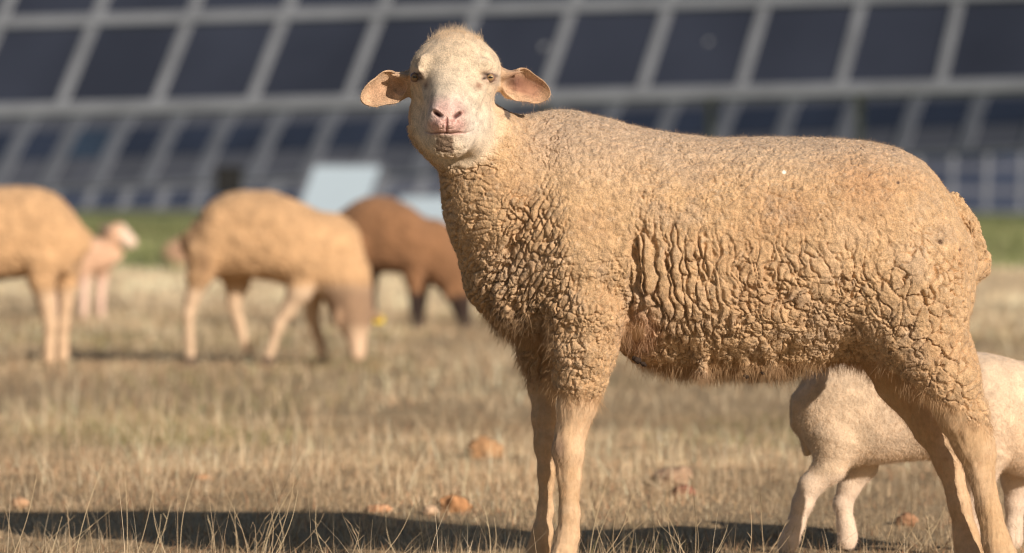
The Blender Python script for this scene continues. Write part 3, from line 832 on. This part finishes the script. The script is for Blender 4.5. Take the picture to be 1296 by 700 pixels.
# ================================================================== GROUND
def ground_mat():
    m, nt, b = new_mat('dry_field')
    tc = N(nt, 'ShaderNodeTexCoord')
    def noise(s, det=6): 
        n = N(nt, 'ShaderNodeTexNoise'); n.inputs['Scale'].default_value = s; n.inputs['Detail'].default_value = det
        nt.links.new(tc.outputs['Object'], n.inputs['Vector']); return n
    def ramp(src, stops):
        r = N(nt, 'ShaderNodeValToRGB'); e = r.color_ramp.elements
        while len(e) < len(stops): e.new(.5)
        for k, (p, c) in enumerate(stops): e[k].position = p; e[k].color = (*c, 1)
        nt.links.new(src, r.inputs[0]); return r
    n1, n2, n3 = noise(.5), noise(4), noise(60)
    r1 = ramp(n1.outputs['Fac'], [(.35,(.40,.30,.18)),(.5,(.50,.38,.23)),(.65,(.36,.28,.16))])
    r2 = ramp(n2.outputs['Fac'], [(.35,(.24,.17,.10)),(.6,(.46,.35,.22))])
    r3 = ramp(n3.outputs['Fac'], [(.35,(.16,.11,.07)),(.65,(.50,.38,.24))])
    def mixc(a, b_, f):
        x = N(nt, 'ShaderNodeMix', data_type='RGBA'); x.inputs['Factor'].default_value = f
        nt.links.new(a, x.inputs[6]); nt.links.new(b_, x.inputs[7]); return x.outputs[2]
    c = mixc(mixc(r1.outputs[0], r2.outputs[0], .4), r3.outputs[0], .35)
    nt.links.new(c, b.inputs['Base Color']); b.inputs['Roughness'].default_value = .95; b.inputs['Specular IOR Level'].default_value = .1
    bp = N(nt, 'ShaderNodeBump'); bp.inputs['Strength'].default_value = .6; bp.inputs['Distance'].default_value = .02
    nt.links.new(n3.outputs['Fac'], bp.inputs['Height']); nt.links.new(bp.outputs[0], b.inputs['Normal'])
    return m
xs = np.concatenate([[-900,-300,-100,-40,-20], np.linspace(-10,10,161), [20,40,100,300,900]])
ys = np.concatenate([[-400,-60,-10,0,3], np.linspace(4,20,201), np.linspace(20.5,60,80), [80,120,200,400,1200]])
GX, GY = np.meshgrid(xs, ys, indexing='ij')
pts = np.stack([GX.ravel(), GY.ravel(), np.zeros(GX.size)], 1)
def gz(P2):
    q = np.stack([P2[:,0], P2[:,1], np.zeros(len(P2))], 1)
    fade = sst(60, 25, np.abs(P2[:,1]-5))*sst(25, 9, np.abs(P2[:,0]))
    return (fbm(q*1.1, 2, 91)*.012 + fbm(q*5, 2, 92)*.014)*fade - .006
pts[:,2] = gz(pts)
nx, ny = len(xs), len(ys)
I = np.arange(nx*ny).reshape(nx, ny)
q = np.stack([I[:-1,:-1].ravel(), I[1:,:-1].ravel(), I[1:,1:].ravel(), I[:-1,1:].ravel()], 1)
g0 = mesh_np('ground', pts, q, (ground_mat(),)); tag(g0, kind='structure')
# green crop strip beyond the dry field
def green_mat():
    m, nt, b = new_mat('green_crop')
    tc = N(nt, 'ShaderNodeTexCoord'); n = N(nt, 'ShaderNodeTexNoise'); n.inputs['Scale'].default_value = .35; n.inputs['Detail'].default_value = 8
    nt.links.new(tc.outputs['Object'], n.inputs['Vector'])
    r = N(nt, 'ShaderNodeValToRGB'); e = r.color_ramp.elements; e[0].position=.3; e[1].position=.7
    e[0].color = (.17,.20,.08,1); e[1].color = (.24,.27,.12,1)
    nt.links.new(n.outputs['Fac'], r.inputs[0]); nt.links.new(r.outputs[0], b.inputs['Base Color']); b.inputs['Roughness'].default_value = .9
    b.inputs['Specular IOR Level'].default_value = .1
    return m
gb = gy(340); n = 120
ex = np.linspace(-60, 60, n+1); ey = gb + fbm(np.stack([ex*.3, ex*0, ex*0],1), 3, 95)*1.2
V = [(x_, y_, .006) for x_, y_ in zip(ex, ey)]+[(x_*4, 420, .006) for x_ in ex]
gf = mesh_np('green_field', np.array(V), np.array([(i, i+1, n+2+i, n+1+i) for i in range(n)]), (green_mat(),)); tag(gf, kind='structure')

# ---------- dry grass: blades standing and lying, all real faces
def blades(name, n, d0, d1, hmin, hmax, wid, lean, pal, seed, label, spread=.17, seg=3, green=0., dpow=1.0, kink=0.):
    g = np.random.default_rng(seed)
    u = g.random(n); d = (d0**2+(d1**2-d0**2)*u**dpow)**.5
    x = g.uniform(-1, 1, n)*(d*spread+.25)
    pt = np.stack([x, d, np.zeros(n)], 1)
    keep = g.random(n) < .45+.55*sst(-.35, .3, fbm(pt*2.2, 3, seed+3)); pt = pt[keep]; d = d[keep]; x = x[keep]; n = len(d)
    pt[:,2] = gz(pt)-.003
    patch = .6+.8*sst(-.4,.5,fbm(pt*np.array((1.6,.8,1)), 2, seed+8))
    h = g.uniform(hmin, hmax, n)*g.uniform(.4, 1.2, n)*patch
    az = g.uniform(0, 2*np.pi, n); ln = np.abs(g.normal(0, lean, n)); dirx, diry = np.cos(az), np.sin(az)
    w = wid*g.uniform(.5, 1.3, n)*np.maximum(1, d/11)
    faz = g.uniform(0, np.pi, n); wx, wy = np.cos(faz)*w, np.sin(faz)*w*.6
    k = seg+1; V = np.zeros((n, k*2, 3))
    for i in range(k):
        t = i/seg
        cx = pt[:,0]+dirx*ln*h*(t**1.6); cy = pt[:,1]+diry*ln*h*(t**1.6); cz = pt[:,2]+h*t/np.sqrt(1+ln*ln*.6)
        if kink: 
            bz = (g.random(n) < kink) if i == 0 else bz
            cz = np.where(bz & (t > .6), cz-h*(t-.6)*1.3, cz)
        s = (1-t*.85)
        V[:,2*i] = np.stack([cx-wx*s, cy-wy*s, cz], 1); V[:,2*i+1] = np.stack([cx+wx*s, cy+wy*s, cz], 1)
    b = (np.arange(n)*k*2)[:,None]
    fs = np.concatenate([b+np.array([2*i, 2*i+1, 2*i+3, 2*i+2]) for i in range(seg)])
    pal = np.array(pal); c = pal[g.integers(0, len(pal), n)]*g.uniform(.75, 1.2, (n,1))
    if green:
        gm = (sst(.0,.4,fbm(pt*np.array((.9,.5,1)), 2, 99))*green > g.random(n))[:,None]; c = np.where(gm, np.array((.22,.22,.09))*g.uniform(.8,1.2,(n,1)), c)
    c = c*np.array((1.13,1.11,1.07))*(.74+.52*sst(-.35,.45,fbm(pt*np.array((1.3,.55,1)), 3, 77)))[:,None]
    col = np.repeat(c, k*2, axis=0)
    o = mesh_np(name, V.reshape(-1,3), fs, (M_blade,), None, None, False, col)
    tag(o, label, 'grass', None, 'stuff'); return o
STRAW = [(.70,.54,.36),(.56,.42,.27),(.74,.60,.43),(.46,.33,.20),(.30,.21,.13),(.62,.47,.31),(.50,.39,.26)]
PALE = [(.80,.66,.47),(.74,.60,.42),(.84,.72,.53)]
LIT = [(.46,.34,.22),(.30,.21,.13),(.60,.46,.31),(.16,.11,.075),(.48,.28,.17),(.36,.29,.18),(.70,.55,.38)]
blades('grass_litter', 110000, 6.3, 12.5, .008, .03, .0017, 1.8, LIT, 101, 'short matted straw and litter covering the near ground', green=.7)
blades('dry_grass', 90000, 6.4, 13, .015, .05, .0008, .6, STRAW, 102, 'thin dry straw coloured grass blades in the near field', green=.3)
blades('dry_grass', 60000, 9, 26, .02, .06, .0016, .5, LIT+STRAW, 103, 'soft blurred dry grass around the grazing flock', green=.45, seg=2)
blades('pale_grass', 15000, 9.2, 26, .04, .12, .0014, .6, PALE, 107, 'pale standing grass stems scattered through the middle of the field', seg=3)
blades('far_grass', 60000, 24, 43, .03, .09, .0022, .5, PALE, 104, 'pale far dry grass running up to the green strip', seg=2, dpow=1.)
blades('grass_stalks', 5200, 6.9, 12, .05, .13, .0007, .4, PALE+STRAW[:2], 105, 'taller pale grass stalks rising above the short grass', seg=4, kink=.25)
blades('green_crop', 60000, 41, 130, .10, .22, .0045, .5, [(.24,.27,.12),(.28,.31,.15),(.21,.24,.11),(.34,.34,.19)], 106, 'low green crop growing in the strip before the solar arrays', seg=2)
# hero stalks with seed heads, each of several culms
def stalks():
    g = np.random.default_rng(5); V = []; Fs = []; Cc = []
    def strip(pts_, w0, w1, c):
        b = len(V); m = len(pts_)
        for i, p in enumerate(pts_):
            w = w0+(w1-w0)*i/(m-1); V.append((p[0]-w, p[1], p[2])); V.append((p[0]+w, p[1]+w*.4, p[2])); Cc.append(c); Cc.append(c)
        for i in range(m-1): Fs.append((b+2*i, b+2*i+1, b+2*i+3, b+2*i+2))
    L = [(330,690,384,566,-6),(335,692,374,590,8),(316,690,284,622,6),(318,690,372,632,4),(92,694,131,586,-4),(160,694,157,594,2),(228,690,250,590,-8),
         (10,692,46,600,5),(190,692,215,640,3),(466,700,520,646,8),(300,694,296,640,0),(352,694,410,650,10),(120,690,108,640,0),(60,696,78,654,0),
         (540,690,528,640,0),(620,694,612,640,4),(640,690,604,652,-6),(745,694,772,600,-4),(748,694,800,560+70,10),(775,694,750,636,-4),(790,692,782,640,2),
         (880,694,876,610,3),(895,694,925,648,6),(862,694,846,640,-6),(945,694,950,640,4),(968,694,962,618,0),(1010,694,1024,634,3),(1110,694,1136,640,2),(1150,694,1152,610,4),
         (1190,692,1170,640,-5),(1120,694,1100,652,-4),(820,694,838,655,3),(440,696,455,655,5),(412,696,400,640,-6),(500,696,488,650,-4),(20,690,5,640,0),(270,694,262,652,2)]
    for (x0,y0,x1,y1,bd) in L:
        d = g.uniform(7.45, 7.9); a = W(x0, HY+CAMH*F/d, d); a.z = -.002
        tp = W(x1, y1, d+g.uniform(-.05,.05))
        for r in range(g.integers(1,4)):
            pp = []
            off = g.normal(0, .022, 3)*(r > 0); sc = 1-.22*r
            for i in range(9):
                t = i/8; p = a.lerp(tp, t*sc)+Vector((bd*D0/F*math.sin(t*math.pi)+off[0]*t*3, off[1]*t, 0)); pp.append(p+Vector((off[0], off[1], 0)))
            c = np.array(((.74,.60,.38),(.66,.52,.33),(.56,.43,.27))[g.integers(0,3)])
            strip(pp, .0007, .0003, c)
            for i in range(3, 9):           # small side leaflets / spikelets
                if g.random() < .18:
                    q_ = pp[i]; dx = g.choice((-1,1))*g.uniform(.004,.012); strip([q_, q_+Vector((dx*.5,0,.006)), q_+Vector((dx,0,.012))], .0008, .0003, c*.9)
    o = mesh_np('tall_grass', np.array(V), np.array(Fs), (M_blade,), None, None, False, np.array(Cc))
    tag(o, 'tallest bent straw stalks in the foreground along the bottom edge', 'grass', None, 'stuff')
stalks()

# ---------- clods and dry leaves lying in the grass
def clod(px, py, rpx, name, label, col, seed, flat=.75):
    d = gy(py); r = rpx*d/F
    bm = bmesh.new(); bmesh.ops.create_icosphere(bm, subdivisions=4, radius=1)
    P = np.array([v.co for v in bm.verts]); k = 1+.45*fbm(P*1.6+seed, 3, seed)+.22*fbm(P*5+seed, 3, seed+1)
    P = P*k[:,None]*np.array((1.15, .9, flat))*r
    for v, p in zip(bm.verts, P): v.co = p
    me = bpy.data.meshes.new(name); bm.to_mesh(me); bm.free(); me.materials.append(flat_mat('clod_'+str(seed), col, .95, nscale=60, var=.4, spec=.1))
    for p in me.polygons: p.use_smooth = True
    o = bpy.data.objects.new(name, me); o.location = ((px-CX)*d/F, d, r*flat*.35); put(o)
    tag(o, label, 'clod', 'clods lying in the grass')
clod(575, 648, 17, 'clod', 'largest orange brown clod, left of the front legs just behind the shadow', (.44,.23,.11), 1, .9)
clod(478, 648, 14, 'clod', 'flat pale orange clod left of the largest one', (.58,.32,.18), 2, .5)
clod(612, 574, 20, 'clod', 'blurred orange clod farther back, under the chest of the big sheep', (.42,.24,.12), 3, .7)
clod(850, 610, 21, 'clod', 'blurred reddish clod under the belly of the big sheep', (.40,.27,.18), 4, .7)
clod(866, 628, 13, 'clod', 'small dark red clod touching the one under the belly', (.26,.12,.08), 5, .8)
clod(1148, 662, 11, 'clod', 'brown clod between the hind legs of the lamb and the big sheep', (.34,.19,.11), 6, .8)
clod(255, 608, 8, 'clod', 'small orange clod far left, behind the shadow', (.55,.30,.16), 7, .7)
clod(24, 640, 9, 'clod', 'pale orange clod at the left edge', (.48,.30,.18), 8, .8)
clod(545, 650, 9, 'clod', 'pebble sized pale clod beside the largest orange one', (.60,.42,.28), 9, .8)

# ================================================================== SOLAR FIELD
def glass_mat(name, col, rough):
    m, nt, b = new_mat(name)
    tc = N(nt, 'ShaderNodeTexCoord'); n = N(nt, 'ShaderNodeTexNoise'); n.inputs['Scale'].default_value = .25; n.inputs['Detail'].default_value = 3
    nt.links.new(tc.outputs['Object'], n.inputs['Vector'])
    r = N(nt, 'ShaderNodeValToRGB'); e = r.color_ramp.elements; e[0].position = .35; e[1].position = .65
    e[0].color = (*[c*.8 for c in col], 1); e[1].color = (*[c*1.2 for c in col], 1)
    nt.links.new(n.outputs['Fac'], r.inputs[0]); nt.links.new(r.outputs[0], b.inputs['Base Color'])
    b.inputs['Roughness'].default_value = rough; b.inputs['Specular IOR Level'].default_value = .35
    return m
M_cell = glass_mat('module_glass', (.046,.054,.080), .35)
M_cell2 = glass_mat('module_glass_blue', (.036,.047,.078), .35)
M_cell3 = glass_mat('module_glass_bright', (.04,.062,.10), .35)
M_back = flat_mat('module_back', (.095,.105,.135), .7, nscale=.5)
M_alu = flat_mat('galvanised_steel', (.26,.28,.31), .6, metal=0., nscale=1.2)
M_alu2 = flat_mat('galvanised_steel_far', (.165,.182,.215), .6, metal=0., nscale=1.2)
M_glare_paint = flat_mat('painted_glare_panel', (.42,.52,.60), .5, nscale=.4, var=.05)  # matte pale blue stands in for reflected sky

def array(name, label, bot, top, nodes, rows, dL, dR, rail_w, bar_w, mrail, mcell, posts, tilt=57., backing=None, bright=()):
    """bot/top: functions x->(py) of the bottom and top lines; nodes: list of (x_bottom, x_top) of the rail lines;
    rows: list of (v0, v1, kind) along the slope; the sheet leans back by the tilt"""
    x0, x1 = nodes[0][0], nodes[-1][0]
    zL = 0
    def P(xb, xt, v):
        """v = 0 bottom, 1 top"""
        u = (xb-0)/1296.; d = dL+(dR-dL)*u
        b = W(xb, bot(xb), d); hgt = (bot(xb)-top(xb))*d/F
        dt = d+hgt/math.tan(math.radians(tilt)); t = W(xt, top(xb), dt)
        return b.lerp(t, v)
    mid = P((x0+x1)/2, (x0+x1)/2, 0); root = empty(name, (mid.x, mid.y, 0)); tag(root, label, 'solar array', 'rows of solar panels behind the field')
    off = Vector(root.location)
    a, b_, c = P(x0, nodes[0][1], 0), P(x1, nodes[-1][1], 0), P(x0, nodes[0][1], 1)
    nrm = (b_-a).cross(c-a).normalized()
    if nrm.y > 0: nrm = -nrm
    for ri, (v0, v1, kind) in enumerate(rows):
        if kind == 'bar':
            mb = MB(); A, B = nodes[0], nodes[-1]
            for A, B in zip(nodes, nodes[1:]):
                p = [P(*A, v0)-off, P(*B, v0)-off, P(*B, v1)-off, P(*A, v1)-off]; mb.quad([q_+nrm*.06 for q_ in p], .09, nrm)
            mb.build('crossbar', mrail, root)
        elif kind == 'back':
            mb = MB()
            for A, B in zip(nodes, nodes[1:]):
                p = [P(*A, v0)-off, P(*B, v0)-off, P(*B, v1)-off, P(*A, v1)-off]; mb.quad([q_-nrm*.03 for q_ in p], .03, nrm)
            mb.build('backing_sheet', M_back, root)
        else:
            for i, (A, B) in enumerate(zip(nodes, nodes[1:])):
                mb = MB(); p = [P(*A, v0)-off, P(*B, v0)-off, P(*B, v1)-off, P(*A, v1)-off]; mb.quad(p, .04, nrm)
                mb.build('module', M_cell3 if (ri, i) in bright else mcell, root)
    for A in nodes:
        mb = MB(); s = rail_w/2
        p = [P(A[0]-s, A[1]-s, 0)-off, P(A[0]+s, A[1]+s, 0)-off, P(A[0]+s, A[1]+s, 1)-off, P(A[0]-s, A[1]-s, 1)-off]
        mb.quad([q_+nrm*.03 for q_ in p], .06, nrm); mb.build('rail', mrail, root)
    for (px, v) in posts:
        t = P(px, px, v); mb = MB(); mb.beam(Vector((t.x, t.y+.35, -.3))-off, Vector((t.x, t.y+.35, t.z+.1))-off, .14, .14, Vector((0,1,0))); mb.build('post', mrail, root)
    return root

# nearest array (top third of the picture)
n1 = []
for i in range(-2, 12):
    b1 = 72+120*i+.43*i*i; t1 = 116+120*i+.2*i*i; n1.append((b1, t1+(t1-b1)*1.05))
bot1 = lambda x: 148-.0245*x; top1 = lambda x: -72-.030*x
rows1 = [(0,.065,'bar'),(.065,.505,'m'),(.505,.565,'bar'),(.565,.96,'m'),(.96,1.02,'bar')]
array('solar_array', 'nearest solar panel array, large tilted panels in thick grey frames across the top', bot1, top1, n1, rows1, 80, 67, 12.5, 18, M_alu, M_cell, [(690,.3),(900,.3),(1090,.3)])
# second array
n2l = []
for j in range(-2, 20):
    xb = 62*j+.6*j*j; ln = 62-.022*xb; n2l.append((xb-10, xb-10+ln))
bot2 = lambda x: 243-.040*x; top2 = lambda x: 128-.030*x
# v fractions measured from the bottom line
rows2 = [(0,.05,'bar'),(.0,1.0,'back'),(.35,.665,'m'),(.985,1.02,'bar')]
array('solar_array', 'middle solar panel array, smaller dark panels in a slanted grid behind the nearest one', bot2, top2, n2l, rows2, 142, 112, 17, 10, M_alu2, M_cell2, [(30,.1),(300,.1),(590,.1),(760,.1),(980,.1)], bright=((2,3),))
# third array, left half slanted, low over the green strip
n3l = [(46*k-30+.0*k, 46*k-30+26) for k in range(-1, 17)]
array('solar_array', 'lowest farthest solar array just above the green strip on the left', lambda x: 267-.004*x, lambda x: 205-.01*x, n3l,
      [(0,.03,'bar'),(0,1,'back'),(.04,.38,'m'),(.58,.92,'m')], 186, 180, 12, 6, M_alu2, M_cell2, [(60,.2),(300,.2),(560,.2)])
n4l = [(44*k+720, 44*k+723) for k in range(0, 18)]
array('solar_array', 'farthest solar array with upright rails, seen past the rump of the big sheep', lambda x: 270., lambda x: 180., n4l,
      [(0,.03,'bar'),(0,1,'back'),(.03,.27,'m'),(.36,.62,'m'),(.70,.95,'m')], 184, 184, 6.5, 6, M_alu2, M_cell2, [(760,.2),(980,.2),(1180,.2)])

# two pale panels with sky reflection painted in pale blue, set flatter than the others
def pale(corners, d, label):
    mb = MB(); p = []
    for (x_, y_, dd) in corners: p.append(W(x_, y_, d+dd))
    c0 = sum(p, Vector())/4; base = Vector((c0.x, c0.y, 0)); n_ = (p[1]-p[0]).cross(p[3]-p[0]).normalized()
    if n_.y > 0: n_ = -n_
    r = empty('painted_glare_panel', base); tag(r, label, 'solar panel', 'pale panels in front of the arrays')
    mb.quad([q_-base for q_ in p], .05, n_); mb.build('panel_sheet', M_glare_paint, r)
    f = MB()
    for i in range(4): f.beam(p[i]-base-n_*.01, p[(i+1)%4]-base-n_*.01, .1, .1)
    f.build('panel_frame', M_alu2, r)
    s = MB(); s.beam(Vector((0,.3,-.3)), c0-base+Vector((0,.1,0)), .15, .15, Vector((0,1,0))); s.build('post', M_alu2, r)
pale([(372,276,-.6),(462,276,-.6),(486,209,.9),(397,209,.9)], 100, 'large panel painted in pale sky reflection between the golden and the brown sheep')
pale([(488,290,-.4),(600,290,-.4),(608,248,.6),(506,248,.6)], 100, 'lower panel painted in pale sky reflection above the back of the brown sheep')

# dark junction box on the post of the middle array
def box():
    d = 110.; c = W(290, 229, d); r = empty('junction_box', (c.x, c.y, 0)); tag(r, 'black junction cabinet on a post above the golden grazing sheep', 'cabinet')
    mk = flat_mat('black_cabinet', (.012,.012,.013), .6, nscale=3); z = c.z
    m = MB(); m.box((0,0,z), .36, .2, .36); m.build('housing', mk, r)
    m = MB(); m.box((0,-.215,z), .30, .012, .30); m.build('door', mk, r)
    m = MB(); m.box((0,0,z+.385), .41, .26, .022); m.build('rain_hood', mk, r)
    m = MB(); m.beam((-.2,0,-.3),(-.2,0,z-.36),.1,.1,Vector((0,1,0))); m.beam((.2,0,-.3),(.2,0,z-.36),.1,.1,Vector((0,1,0))); m.build('stand', M_alu2, r)
box()

# ================================================================== LIGHT, SKY, CAMERA
to_sun = Vector((1.45, -1.95, 1.04)).normalized()
elev = math.asin(to_sun.z); azi = math.atan2(to_sun.x, to_sun.y)
wd = bpy.data.worlds.new('World'); scene.world = wd; wd.use_nodes = True
nt = wd.node_tree; bg = nt.nodes['Background']
sk = nt.nodes.new('ShaderNodeTexSky'); sk.sky_type = 'NISHITA'; sk.sun_disc = False
sk.sun_elevation = elev; sk.sun_rotation = azi; sk.air_density = 1.0; sk.dust_density = 1.0
nt.links.new(sk.outputs[0], bg.inputs['Color']); bg.inputs['Strength'].default_value = .05
sl = bpy.data.lights.new('sun', 'SUN'); sl.energy = 4.9; sl.angle = math.radians(.53); sl.color = (1.0,.87,.74)
so = bpy.data.objects.new('sun', sl); put(so); so.rotation_euler = to_sun.to_track_quat('Z', 'Y').to_euler(); so.location = (3,-3,4)

cam = bpy.data.cameras.new('camera'); co = bpy.data.objects.new('camera', cam); put(co); scene.camera = co
cam.sensor_width = 36; cam.lens = 36*F/1296; cam.clip_start = .1; cam.clip_end = 3000
co.location = (0, 0, CAMH); co.rotation_euler = (math.radians(90)-math.atan(90/F), 0, 0)
cam.dof.use_dof = True; cam.dof.focus_distance = 7.13; cam.dof.aperture_fstop = cam.lens/1000/.034; cam.dof.aperture_blades = 0

scene.render.engine = 'CYCLES'; scene.cycles.use_denoising = True
try: scene.cycles.denoiser = 'OPENIMAGEDENOISE'; scene.cycles.denoising_prefilter = 'ACCURATE'
except Exception: pass
scene.cycles.filter_width = 1.1; scene.cycles.max_bounces = 6; scene.cycles.diffuse_bounces = 3; scene.cycles.glossy_bounces = 2; scene.cycles.transmission_bounces = 3
vs = scene.view_settings; vs.view_transform = 'Standard'; vs.look = 'None'; vs.gamma = 1; vs.use_curve_mapping = False; vs.exposure = 0.0
